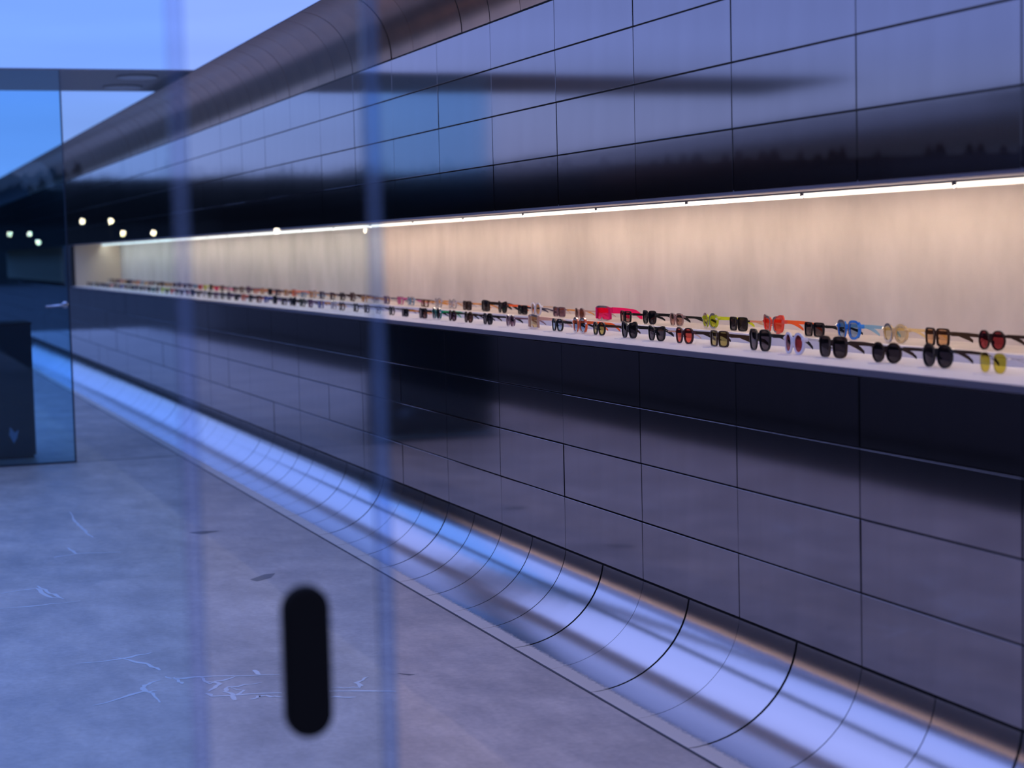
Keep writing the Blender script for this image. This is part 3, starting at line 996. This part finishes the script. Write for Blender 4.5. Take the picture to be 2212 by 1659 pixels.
for row, lst in (('front', extend(FRONT, FARC, 'front')), ('back', extend(BACK, FARB, 'back'))):
    for i, (y, spec) in enumerate(lst):
        place_glasses(spec, row, i + 1, y)

# small white name plates on the front tread
plate = MB().box(-0.011, 0.011, -0.028, 0.028, 0.0, 0.0016)
plate.add([(-0.008, -0.024, 0.0018), (0.008, -0.024, 0.0018), (0.008, 0.024, 0.0018), (-0.008, 0.024, 0.0018)], [(0, 1, 2, 3)])
plate_me = mesh('name_plate', plate.v, plate.f, M_CARD)
for i in range(30):
    y = FRONT[i][0] - 0.02
    o = obj('name_plate', plate_me, None, (2.955, y, ZT1 + 0.0003))
    tag(o, 'small white plate lying before the ' + ordinal(i + 1) + ' front-row pair from the right', 'name plate', 'name plates on the shelf')

# ================================================================== OUTSIDE
# forest edge all round, seen directly behind the shop and mirrored in the panels
tr = MB()
rnd = random.Random(3)
CX, CY = 0.0, 5.0
for ring, (rad, hmin, hmax, step) in enumerate(((118, 6.3, 7.7, 0.8), (126, 6.8, 8.3, 0.9))):
    n = int(2 * math.pi * rad / step)
    for k in range(n):
        a = 2 * math.pi * (k + rnd.uniform(-0.3, 0.3)) / n
        x, y = CX + rad * math.cos(a), CY + rad * math.sin(a)
        h = rnd.uniform(hmin, hmax) * (1.06 if rnd.random() < 0.04 else 1.0)
        w_ = rnd.uniform(0.4, 0.95)
        con = rnd.random() < 0.35
        seg = 6
        prof = [(0.5, 0.0), (1.0, 0.15), (0.72, 0.5), (0.40, 0.8), (0.05, 1.0)] if con else [(0.5, 0.0), (0.95, 0.3), (1.0, 0.62), (0.72, 0.88), (0.2, 1.0)]
        v, f = [], []
        for (r_, z_) in prof:
            for q in range(seg):
                b_ = 2 * math.pi * q / seg + k
                v.append((x + w_ * r_ * math.cos(b_) * rnd.uniform(0.85, 1.15), y + w_ * r_ * math.sin(b_) * rnd.uniform(0.85, 1.15), h * z_ - 0.3))
        for j in range(len(prof) - 1):
            for q in range(seg):
                f.append((j * seg + q, j * seg + (q + 1) % seg, (j + 1) * seg + (q + 1) % seg, (j + 1) * seg + q))
        f.append(tuple((len(prof) - 1) * seg + q for q in range(seg)))
        tr.add(v, f)
to = tr.build('distant_trees', M_TREE)
tag(to, 'dark distant forest edge below the dusk sky, mirrored in the wall panels', 'trees', kind='stuff')
hl = MB()
n = 96
prof = [(112, -0.2), (116, 3.0), (124, 7.0), (136, 7.2), (160, -0.2)]
for (r_, z_) in prof:
    for k in range(n):
        a = 2 * math.pi * k / n
        hl.v.append((CX + r_ * math.cos(a), CY + r_ * math.sin(a), z_))
for j in range(len(prof) - 1):
    for k in range(n):
        hl.f.append((j * n + k, j * n + (k + 1) % n, (j + 1) * n + (k + 1) % n, (j + 1) * n + k))
tag(hl.build('wooded_bank', M_TREE, None, True), 'dark wooded bank behind the forest edge', kind='structure')

M_POST = mat('dark_post', (0.02, 0.02, 0.02), 0.5)
# street lamps behind the photographer, mirrored in the glass
M_LAMP = emit('street_lamp_glow', (1.0, 0.80, 0.52), 150.0)
for i, (x, z, lab) in enumerate(((6.16, 2.63, 'first'), (6.93, 2.63, 'second'), (7.25, 2.29, 'third'), (8.09, 2.28, 'fourth'), (11.61, 2.27, 'fifth'), (14.27, 2.23, 'sixth'))):
    e = empty('street_lamp', (x, -46.0, -0.05))
    tag(e, 'globe street lamp on a slim pole mirrored in the glass, ' + lab + ' from the left', 'lamp', 'street lamps mirrored in the glass')
    MB().tube([(0, 0, 0), (0, 0, z - 0.08)], 0.035, 8).build('pole', M_POST, e)
    MB().sphere((0, 0, z + 0.0), 0.055).build('globe', M_LAMP, e, True)
